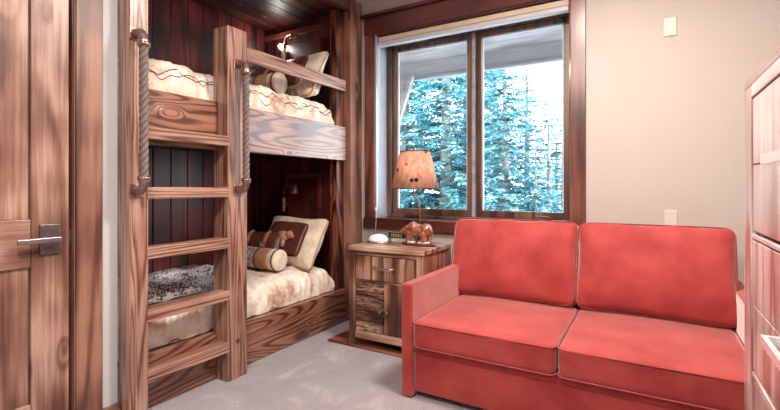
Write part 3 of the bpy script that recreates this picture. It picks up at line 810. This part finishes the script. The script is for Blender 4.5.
bm = bmesh.new(); lathe(bm, [(.018, 0), (.036, -.002), (.038, -.02), (.030, -.034), (.022, -.036)], (-3.09, A1 - .028, 2.56), 20, 'Y'); obj('housing', bm, M['steel'], t, smooth=True)
bm = bmesh.new(); bmesh.ops.create_uvsphere(bm, u_segments=16, v_segments=10, radius=.021, matrix=Matrix.Translation((-3.09, A1 - .066, 2.56))); obj('bulb', bm, M['bulb'], t, smooth=True)

# ------------------------------------------------------------------ nightstand
nx0, nx1, ny0, ny1, nh = -1.955, -1.335, 2.70, 3.19, .757
tag(obj('wood_board', BX((-2.155, -1.27, 2.69, 3.35, .001, .014)), M['floorboard'], origin=(-1.7, 2.95, .001), bevel=.003),
    'thin flat brown wooden board on the carpet under the nightstand', 'board')
ns = thing('nightstand', ((nx0 + nx1) / 2, 2.95, .014), 'rough sawn brown wooden nightstand between bunk bed and red sofa', 'nightstand')
z0 = .0142
obj('top', BX((nx0 - .005, nx1 + .005, ny0 - .008, ny1, nh - .035, nh)), M['ns_x'], ns, bevel=.006)
for x in (nx0, nx1 - .052):
    for y in (ny0, ny1 - .052):
        obj('leg', BX((x, x + .052, y, y + .052, z0, nh - .037)), M['ns_z'], ns, bevel=.004)
for x in (nx0 + .008, nx1 - .028): obj('side_panel', BX((x, x + .02, ny0 + .053, ny1 - .053, .09, nh - .037)), M['ns_side'], ns)
obj('back_panel', BX((nx0 + .053, nx1 - .053, ny1 - .02, ny1 - .004, .09, nh - .037)), M['ns_z'], ns)
obj('rail', BX((nx0 + .053, nx1 - .053, ny0 + .004, ny0 + .04, .693, nh - .037)), M['ns_x'], ns, bevel=.003)
obj('rail', BX((nx0 + .053, nx1 - .053, ny0 + .004, ny0 + .04, .072, .128)), M['ns_x'], ns, bevel=.003)
obj('rail', BX((nx0 + .053, nx1 - .053, ny0 + .010, ny0 + .04, .497, .508)), M['ns_x'], ns, bevel=.002)
obj('carcass', BX((nx0 + .053, nx1 - .053, ny0 + .042, ny1 - .022, .085, .72)), M['black_gap'], ns)
dr = obj('drawer', BX((nx0 + .057, nx1 - .057, ny0 + .006, ny0 + .04, .512, .688)), M['ns_z'], ns, bevel=.004)
bm = bmesh.new(); xc = (nx0 + nx1) / 2
tube(bm, [(xc - .082, ny0 + .006, .612), (xc - .08, ny0 - .022, .612), (xc - .055, ny0 - .028, .609), (xc + .055, ny0 - .028, .609), (xc + .08, ny0 - .022, .612), (xc + .082, ny0 + .006, .612)], [.009, .008, .007, .007, .008, .009], 8)
obj('pull', bm, M['steel'], dr, smooth=True)
xm = nx0 + .057 + .245
for k, (a, b) in enumerate(((nx0 + .057, xm - .003), (xm + .003, nx1 - .057))):
    bm = bmesh.new(); zz = [.132, .205, .28, .35, .42, .494]
    for p, q in zip(zz, zz[1:]):
        bx(bm, a, b, ny0 + .006, ny0 + .04, p, q - .003)
    if k == 1:
        bm.free(); bm = BX((a, a + .10, ny0 + .006, ny0 + .04, .132, .493), (a + .103, b, ny0 + .006, ny0 + .04, .132, .493))
    d = obj('door', bm, M['ns_door'] if k == 0 else M['ns_z'], ns, bevel=.004)
    xk = b - .022 if k == 0 else a + .03
    bm = bmesh.new(); lathe(bm, [(.007, 0), (.007, -.012), (.016, -.016), (.018, -.024), (.012, -.03), (.003, -.032)], (xk, ny0 + .006, .29), 14, 'Y')
    obj('knob', bm, M['pewter'], d, smooth=True)

# table lamp with bear
LX, LY = -1.53, 2.96
tl = thing('table_lamp', (LX, LY, nh), 'table lamp with carved walking bear base and parchment shade on nightstand', 'lamp')
zb = nh + .0005
ux, uy = .93, .37 * 0          # base runs along x
bm = bmesh.new(); lathe(bm, [(.128, 0), (.140, .006), (.140, .014), (.128, .020)], (LX + .03, LY, zb), 36, sy=.5); obj('base', bm, M['trim_x'], tl, smooth=False)
bm = bmesh.new(); rnd = random.Random(4)
for i in range(26):
    a = rnd.uniform(0, 2 * PI); rr = rnd.uniform(.3, .9); s = rnd.uniform(.010, .018)
    bmesh.ops.create_icosphere(bm, subdivisions=1, radius=s, matrix=Matrix.Translation((LX + .03 + math.cos(a) * rr * .118, LY + math.sin(a) * rr * .055, zb + .022)) @ Matrix.Diagonal((1.3, 1, .7, 1)))
obj('pebbles', bm, M['stone'], tl)
# bear: walking to the left (-x), head low
bm = bmesh.new()
def ell(c, r, rot=0.):
    bmesh.ops.create_uvsphere(bm, u_segments=18, v_segments=12, radius=1, matrix=Matrix.Translation(c) @ Matrix.Rotation(rot, 4, 'Y') @ Matrix.Diagonal((*r, 1)))
ox, oy, oz = LX + .03, LY, zb + .02
ell((ox + .005, oy, oz + .078), (.090, .040, .046), .05)
ell((ox - .045, oy, oz + .094), (.046, .038, .046))      # shoulder hump
ell((ox + .062, oy, oz + .084), (.048, .040, .047))      # rump
ell((ox - .088, oy, oz + .084), (.040, .030, .032), -.25)  # neck
ell((ox - .118, oy, oz + .074), (.030, .027, .027))      # head
ell((ox - .146, oy, oz + .067), (.020, .015, .014), -.1)   # muzzle
for s in (-1, 1): ell((ox - .110, oy + s * .019, oz + .101), (.007, .004, .008))
ell((ox + .110, oy, oz + .078), (.008, .007, .010))      # tail
for (x, s, f) in ((-.064, -1, -.012), (-.035, 1, .012), (.048, -1, .012), (.080, 1, -.006)):
    ell((ox + x, oy + s * .022, oz + .056), (.025, .019, .040), f * 8)
    ell((ox + x + f * .6, oy + s * .022, oz + .027), (.018, .015, .030))
    ell((ox + x + f * .6 - .008, oy + s * .022, oz + .007), (.023, .015, .010))
for v_ in bm.verts: v_.co.z = oz + (v_.co.z - oz) * 1.12
br = obj('bear_figure', bm, M['bear'], tl, smooth=True)
md = br.modifiers.new('r', 'REMESH'); md.mode = 'VOXEL'; md.voxel_size = .0035; md.use_smooth_shade = True
md = br.modifiers.new('sm', 'SMOOTH'); md.factor = .6; md.iterations = 3
bm = bmesh.new(); tube(bm, [(LX + .022, LY + .03, zb + .02), (LX + .022, LY + .035, 1.02), (LX + .020, LY + .02, 1.09), (LX - .012, LY, 1.13), (LX - .012, LY, 1.17), (LX, LY, 1.2), (LX, LY, 1.485)], [.006, .006, .006, .006, .006, .005, .005], 8)
obj('stem', bm, M['bronze'], tl, smooth=True)
bm = bmesh.new(); lathe(bm, [(.180, 1.185), (.115, 1.463)], (LX, LY, 0), 48, cap=False)
o = obj('lamp_shade', bm, M['lampshade'], tl, smooth=True); md = o.modifiers.new('s', 'SOLIDIFY'); md.thickness = .003
for r_, z_ in ((.180, 1.186), (.1155, 1.462)):
    bm = bmesh.new(); tube(bm, [(LX + r_ * math.cos(a), LY + r_ * math.sin(a), z_) for a in [2 * PI * i / 48 for i in range(48)]], .0035, 6, True)
    obj('shade_trim', bm, M['cord_brown'], o, smooth=True)
bm = bmesh.new()
for i in range(3): tube(bm, [(LX, LY, 1.455), (LX + .114 * math.cos(i * 2.094), LY + .114 * math.sin(i * 2.094), 1.460)], .002, 6)
lathe(bm, [(.004, 1.455), (.009, 1.465), (.009, 1.472), (.005, 1.485), (.002, 1.492)], (LX, LY, 0), 12)
obj('finial', bm, M['bronze'], tl)

ld = bpy.data.lights.new('shade_fill_light', 'POINT'); ld.energy = .7; ld.shadow_soft_size = .03; ld.color = (1, .78, .55)  # light added inside the shade to lighten its centre
lo = bpy.data.objects.new('shade_fill_light', ld); C.objects.link(lo); lo.parent = tl; lo.location = (0, 0, 1.35 - nh)
bm = bmesh.new(); bmesh.ops.create_uvsphere(bm, u_segments=16, v_segments=10, radius=.024, matrix=Matrix.Translation((LX + .03, LY, 1.30))); obj('bulb', bm, M['porcelain'], tl, smooth=True)
# white dome and small black box
dm = thing('white_dome', (-1.845, 2.94, nh), 'glossy white domed device on left side of nightstand', 'device')
bm = bmesh.new(); lathe(bm, [(.088, .0005), (.092, .006), (.088, .014)], (-1.845, 2.94, nh), 32, sy=.8); obj('base', bm, M['steel'], dm, smooth=True)
bm = bmesh.new(); lathe(bm, [(.084, .012), (.083, .028), (.074, .046), (.056, .059), (.03, .067), (.004, .069)], (-1.845, 2.94, nh), 32, sy=.8); obj('dome', bm, M['porcelain'], dm, smooth=True)
bxo = thing('black_box', (-1.72, 3.03, nh), 'small black box with pale marks, left of bear lamp on nightstand', 'box')
obj('body', BX((-1.79, -1.652, 3.0, 3.05, nh + .038, nh + .092)), M['black'], bxo, bevel=.003)
bm = bmesh.new(); lathe(bm, [(.058, .0005), (.066, .006), (.066, .028), (.06, .036)], (-1.718, 3.025, nh), 28, sy=.4); obj('base', bm, M['stone'], bxo, smooth=True)
obj('stripe', BX((-1.785, -1.657, 2.9985, 3.0, nh + .082, nh + .087)), M['cream'], bxo)
bm = bmesh.new()
for i, x in enumerate((-1.757, -1.742, -1.727, -1.712, -1.697, -1.682, -1.670)):
    a = .012 if i % 2 else .018
    bx(bm, x - .0022, x + .0022, 2.9985, 3.0, nh + .060 - a, nh + .060 + .012)
obj('marks', bm, M['cream'], bxo)

# ------------------------------------------------------------------ sofa
sx0, sx1, sy0, sy1 = -1.228, .462, 2.20, 3.30
sf = thing('sofa', ((sx0 + sx1) / 2, 2.75, 0), 'red two-seat sofa with slim square arms under the window', 'sofa')
def softbox(name, x0, x1, y0, y1, z0, z1, bev, mat=None, par=sf):
    return obj(name, BX((x0, x1, y0, y1, z0, z1)), mat or M['sofa'], par, bevel=bev, seg=4, smooth=False)
softbox('arm', sx0, sx0 + .070, sy0, sy1, .004, .645, .014)
softbox('arm', sx1 - .070, sx1, sy0, sy1, .004, .645, .014)
softbox('base', sx0 + .072, sx1 - .072, sy0 + .025, sy1 - .02, .035, .29, .015)
softbox('back', sx0 + .072, sx1 - .072, sy1 - .17, sy1, .292, .80, .03)
for x in (sx0 + .14, sx1 - .14):
    obj('foot', BX((x - .025, x + .025, sy0 + .16, sy0 + .21, .001, .034)), M['black'], sf)
xm = -.385
for k, (a, b) in enumerate(((sx0 + .073, xm - .003), (xm + .003, sx1 - .073))):
    w, d, h = b - a, .82, .15
    T = Matrix.Translation(((a + b) / 2, sy0 - .012 + d / 2, .366))
    bm = bmesh.new(); cushion(bm, w, d, h, k=26, crown=.28, n=30, nz=8, M_=T, wob=.004, seed=k * 5)
    s = obj('seat_cushion', bm, M['sofa'], sf, smooth=True, sub=1)
    for zf in (.88, -.86):
        bm = bmesh.new(); tube(bm, rim(w, d, h, 26, zf, T, 160, 1.004), .0038, 6, True); obj('piping', bm, M['sofa_pipe'], s, smooth=True)
for k, (a, b) in enumerate(((sx0 - .005, xm - .020), (xm - .010, sx1 - .060))):
    w, hh, th_ = b - a, .53, .21
    T = Matrix.Translation(((a + b) / 2, 3.03, .700)) @ Matrix.Rotation(math.radians((0, 0)[k]), 4, 'Y') @ Matrix.Rotation(math.radians(76), 4, 'X')
    bm = bmesh.new(); cushion(bm, w, hh, th_, k=(14, 14)[k], crown=.25, taper=.38, n=26, nz=6, M_=T, wob=.010, seed=10 + k * 7, ears=.03)
    s = obj('back_cushion', bm, M['sofa'], sf, smooth=True, sub=1)
    bm = bmesh.new(); tube(bm, rim(w, hh, th_ * .62, 14, .86, T, 120, 1.008), .004, 6, True); obj('piping', bm, M['sofa_pipe'], s, smooth=True)

# ------------------------------------------------------------------ chest of drawers
cx, cy0, cy1, ch = .276, .70, 1.905, 1.553
cd = thing('chest_of_drawers', (.52, 1.3, 0), 'tall whitewashed reddish wooden chest of drawers beside the sofa', 'chest of drawers')
xb = cx + .48
obj('top', BX((cx + .0, xb, cy0, cy1, ch - .03, ch)), M['ch_y'], cd, bevel=.004)
for a, b in ((cy0, cy0 + .112), (cy1 - .116, cy1)):
    obj('corner_post', BX((cx, cx + .05, a, b, 0, ch - .031)), M['ch_z'], cd, bevel=.003)
    obj('corner_post', BX((xb - .05, xb, a, b, 0, ch - .031)), M['ch_z'], cd, bevel=.003)
for a, b in ((cy0 + .01, cy0 + .03), (cy1 - .03, cy1 - .01)): obj('side_panel', BX((cx + .051, xb - .051, a, b, .1, ch - .031)), M['ch_z'], cd)
ya, yb = cy0 + .113, cy1 - .117
obj('rail', BX((cx, cx + .04, ya, yb, 1.482, ch - .031)), M['ch_y'], cd, bevel=.003)
obj('rail', BX((cx + .002, cx + .04, ya, yb, 1.036, 1.050)), M['ch_y'], cd, bevel=.002)
obj('rail', BX((cx + .002, cx + .04, ya, yb, .600, .614)), M['ch_y'], cd, bevel=.002)
obj('rail', BX((cx + .002, cx + .04, ya, yb, .10, .17)), M['ch_y'], cd, bevel=.003)
obj('carcass', BX((cx + .042, xb - .02, cy0 + .031, cy1 - .031, .11, 1.52)), M['black_gap'], cd)
for z0_, z1_, zj in ((1.060, 1.479, 1.268), (.624, 1.031, .828), (.18, .595, .39)):
    d = obj('drawer', BX((cx + .004, cx + .04, ya + .004, yb - .004, z0_, zj - .0015), (cx + .004, cx + .04, ya + .004, yb - .004, zj + .0015, z1_)), M['ch_z'], cd, bevel=.003)
    # cup-shaped metal pull: flat top plate, front lip, backplate
    y0, y1 = 1.17, 1.39; zc = zj
    bm = BX((cx - .001, cx + .004, y0, y1, zc - .022, zc + .014), (cx - .044, cx - .032, y0, y1, zc - .015, zc + .010),
            (cx - .033, cx - .001, y0, y0 + .012, zc - .015, zc + .010), (cx - .033, cx - .001, y1 - .012, y1, zc - .015, zc + .010))
    obj('pull', bm, M['chrome'], d, bevel=.0015)

# ------------------------------------------------------------------ added ceiling lamps, out of view, to brighten the room
def added_ceiling_lamp(x, y, label, power, size):
    t = thing('added_ceiling_light', (x, y, CZ), label, 'ceiling light', 'added ceiling lights')
    bm = bmesh.new(); lathe(bm, [(size, 0), (size + .012, -.006), (size + .012, -.028), (size, -.032)], (x, y, CZ), 40); obj('trim_ring', bm, M['steel'], t)
    bm = bmesh.new(); lathe(bm, [(size - .002, -.030), (size - .006, -.04), (size * .8, -.055), (size * .4, -.066), (.01, -.07)], (x, y, CZ), 40); obj('diffuser', bm, M['diffuser'], t, smooth=True)
    ld = bpy.data.lights.new('ceiling_fill_light', 'AREA'); ld.shape = 'DISK'; ld.size = size * 2; ld.energy = power; ld.color = (1, .90, .80)
    lo = bpy.data.objects.new('ceiling_fill_light', ld); C.objects.link(lo); lo.location = (0, 0, -.085); lo.parent = t
    return t
added_ceiling_lamp(-.75, .15, 'added round ceiling light, out of view, brightening the room middle', 58, .20)
added_ceiling_lamp(-.35, 1.95, 'added round ceiling light, out of view, for top light near the window', 60, .20)
# spot's real light
ld = bpy.data.lights.new('spot_bulb_light', 'POINT'); ld.energy = 2.2; ld.shadow_soft_size = .03; ld.color = (1, .93, .85)
lo = bpy.data.objects.new('spot_bulb_light', ld); C.objects.link(lo); lo.location = (-3.09, A1 - .11, 2.56)

# ------------------------------------------------------------------ outside
tag(obj('pale_ground', BX((-14, 9, WY + .24, 24, -.8, -.5)), M['ground'], origin=(0, 8, -.8)), kind='structure')  # pale mottled ground beyond the window
bpy.data.objects['pale_ground'].name = 'ground'
# eave above the window
ev = bpy.data.objects.new('trim_6', None); C.objects.link(ev); ev.location = (-1.3, 4.2, 2.5); ORG['trim_6'] = V((-1.3, 4.2, 2.5)); ev['kind'] = 'structure'
bm = BX((-4.5, 3.0, WY + .26, 4.95, 2.74, 2.80)); obj('soffit', bm, M['soffit'], ev)
bm = BX((-4.4, 3.0, 4.90, 4.96, 2.53, 2.86)); bx(bm, -4.5, 3.0, 4.88, 4.90, 2.525, 2.56); obj('fascia_board', bm, M['fascia'], ev, bevel=.006)
# sloping bargeboard at left
bm = bmesh.new()
p = [V((-2.52, 2.535)), V((-2.90, 1.5)), V((-4.4, 1.5)), V((-4.4, 2.54))]
f = [bm.verts.new((q[0], 4.80, q[1])) for q in p]; b = [bm.verts.new((q[0], 4.86, q[1])) for q in p]
bm.faces.new(f); bm.faces.new(b[::-1])
for i in range(4): bm.faces.new((f[i], b[i], b[(i + 1) % 4], f[(i + 1) % 4]))
obj('gable_panel', bm, M['soffit'], ev)
bm = bmesh.new(); tube(bm, [(-2.51, 4.77, 2.56), (-2.91, 4.77, 1.45)], .035, 4); obj('brace', bm, M['soffit'], ev)

def conifer(seed, H, spread=.24, dens=1., low=.05):
    rnd = random.Random(seed); fb = bmesh.new(); tb = bmesh.new()
    tube(tb, [(0, 0, 0), (.02, 0, H * .5), (0, 0, H * .98)], [.018 * H + .02, .011 * H + .01, .006], 7)
    z = H * low
    while z < H * .99:
        R = (1 - z / H) ** .85 * spread * H * rnd.uniform(.85, 1.1) + .08
        nb = max(4, int((5 + R * 3.2) * dens))
        for b_ in range(nb):
            a = rnd.uniform(0, 2 * PI); Rb = R * rnd.uniform(.6, 1.1)
            dx, dy = math.cos(a), math.sin(a); droop = rnd.uniform(.2, .5)
            ns_ = max(3, int(Rb * 16)); prev = V((0, 0, z))
            for s in range(1, ns_ + 1):
                t = s / ns_
                p = V((dx * Rb * t, dy * Rb * t, z - droop * Rb * t * t + .12 * Rb * t))
                wl = (.08 + .20 * Rb * (1 - t) ** .6 * .6 + .05)
                side = V((-dy, dx, 0))
                for sg in (-1, 1, rnd.choice((-1, 1))):
                    ln = wl * rnd.uniform(.5, 1.15)
                    q = prev.lerp(p, rnd.random())
                    dirv = (side * sg * rnd.uniform(.5, 1) + V((dx, dy, 0)) * rnd.uniform(.3, .9) + V((0, 0, rnd.uniform(-.5, .1)))).normalized()
                    nrm = V((rnd.uniform(-.4, .4), rnd.uniform(-.4, .4), 1)).cross(dirv).normalized() * rnd.uniform(.018, .034)
                    v = [fb.verts.new(q), fb.verts.new(q + dirv * ln * .55 + nrm), fb.verts.new(q + dirv * ln), fb.verts.new(q + dirv * ln * .55 - nrm)]
                    fb.faces.new(v)
                prev = p
        z += H * rnd.uniform(.017, .027) / dens
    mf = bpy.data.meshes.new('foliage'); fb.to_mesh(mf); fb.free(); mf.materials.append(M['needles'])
    mt = bpy.data.meshes.new('trunk'); tb.to_mesh(mt); tb.free(); mt.materials.append(M['trunk'])
    return mf, mt
big = [conifer(1, 7.5), conifer(2, 7.0, .27)]
slim = [conifer(5, 3.6, .17, .8, .02), conifer(6, 3.2, .15, .75, .02)]
mid = [conifer(8, 5.2, .25)]
def tree(px, Yw, m, rz, sc, label, group='spruces outside the window'):
    # px gives the sight line through the window; Yw the distance
    k = (px - 390) / 440; dxx, dyy = (-.509 + .861 * k), (.861 + .509 * k)
    x = dxx / dyy * Yw
    t = thing('spruce_tree', (x, Yw, -.5), label, 'tree', group); t.rotation_euler = (0, 0, rz); t.scale = (sc, sc, sc)
    for me, nm in zip(m, ('foliage', 'trunk')):
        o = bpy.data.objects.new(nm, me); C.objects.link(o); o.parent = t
G = 'spruces outside the window'
for i, (px, Yw, m, rz, sc, lb) in enumerate((
    (445, 8.6, big[0], .3, 1., 'big blue-green spruce filling the left window pane'),
    (405, 9.0, big[1], 1.9, 1., 'blue-green spruce behind lamp at the left edge of the left pane'),
    (478, 10.4, big[1], 4.0, 1.05, 'tall spruce behind the dark window mullion'),
    (505, 8.2, mid[0], 2.2, .93, 'nearest spruce in the left half of right window pane'),
    (527, 11.5, big[0], 5.0, .72, 'spruce in the middle of the right pane behind the nearest one'),
    (548, 8.8, slim[0], .6, .95, 'slim young spruce at the right of the right pane'),
    (563, 9.6, slim[1], 1.5, 1.0, 'thin young spruce at the right edge of the right pane'),
    (536, 8.0, slim[1], 2.5, .82, 'short slim spruce low in the middle of right pane'),
    (420, 12.5, big[0], 3.0, 1.1, 'distant spruce showing behind the left pane trees'),
    (466, 13.5, big[1], 5.5, 1.1, 'distant spruce behind the left of the window mullion'),
    (556, 13.0, mid[0], 1.1, .72, 'small distant spruce behind the slim young trees'),
    (495, 14.0, big[0], .9, 1.05, 'distant spruce behind the left edge of the right pane'))):
    tree(px, Yw, m, rz, sc, lb)

# ------------------------------------------------------------------ light
w = bpy.data.worlds.new('world'); bpy.context.scene.world = w; w.use_nodes = True
nt = w.node_tree; nt.nodes.clear()
out = nt.nodes.new('ShaderNodeOutputWorld'); bg = nt.nodes.new('ShaderNodeBackground'); bg.inputs[1].default_value = 6.0
tc = nt.nodes.new('ShaderNodeTexCoord'); sx = nt.nodes.new('ShaderNodeSeparateXYZ'); L(nt, tc.outputs['Generated'], sx.inputs[0])
r = ramp(nt, sx.outputs[2], [(0., (.80, .86, .90)), (.3, (.86, .93, 1.0)), (1., (.55, .74, 1.0))])
L(nt, r.outputs[0], bg.inputs[0]); L(nt, bg.outputs[0], out.inputs[0])
sd = bpy.data.lights.new('sun', 'SUN'); sd.energy = 9.; sd.angle = math.radians(2); sd.color = (1, .97, .92)
so = bpy.data.objects.new('sun', sd); C.objects.link(so); so.rotation_euler = (math.radians(40), 0, math.radians(-35)); so.location = (0, 0, 8)
pd = bpy.data.lights.new('window_portal', 'AREA'); pd.shape = 'RECTANGLE'; pd.size = 1.6; pd.size_y = 1.6; pd.cycles.is_portal = True
po = bpy.data.objects.new('window_portal', pd); C.objects.link(po); po.location = ((GX0 + GX1) / 2, WY + .3, 1.73); po.rotation_euler = (-PI / 2, 0, 0)

# ------------------------------------------------------------------ camera
cam = bpy.data.cameras.new('camera'); cam.sensor_width = 36; cam.lens = 36 * 440 / 780; cam.shift_y = -(205 - 186.5) / 780
cam.clip_start = .02
co = bpy.data.objects.new('camera', cam); C.objects.link(co); co.location = (0, 0, 1.2)
co.rotation_euler = (PI / 2, 0, math.radians(30.6))
S = bpy.context.scene; S.camera = co
S.view_settings.view_transform = 'Standard'; S.view_settings.look = 'None'; S.view_settings.gamma = 1
S.view_settings.use_curve_mapping = False; S.view_settings.exposure = .6
S.cycles.max_bounces = 8; S.cycles.diffuse_bounces = 5; S.cycles.sample_clamp_indirect = 4
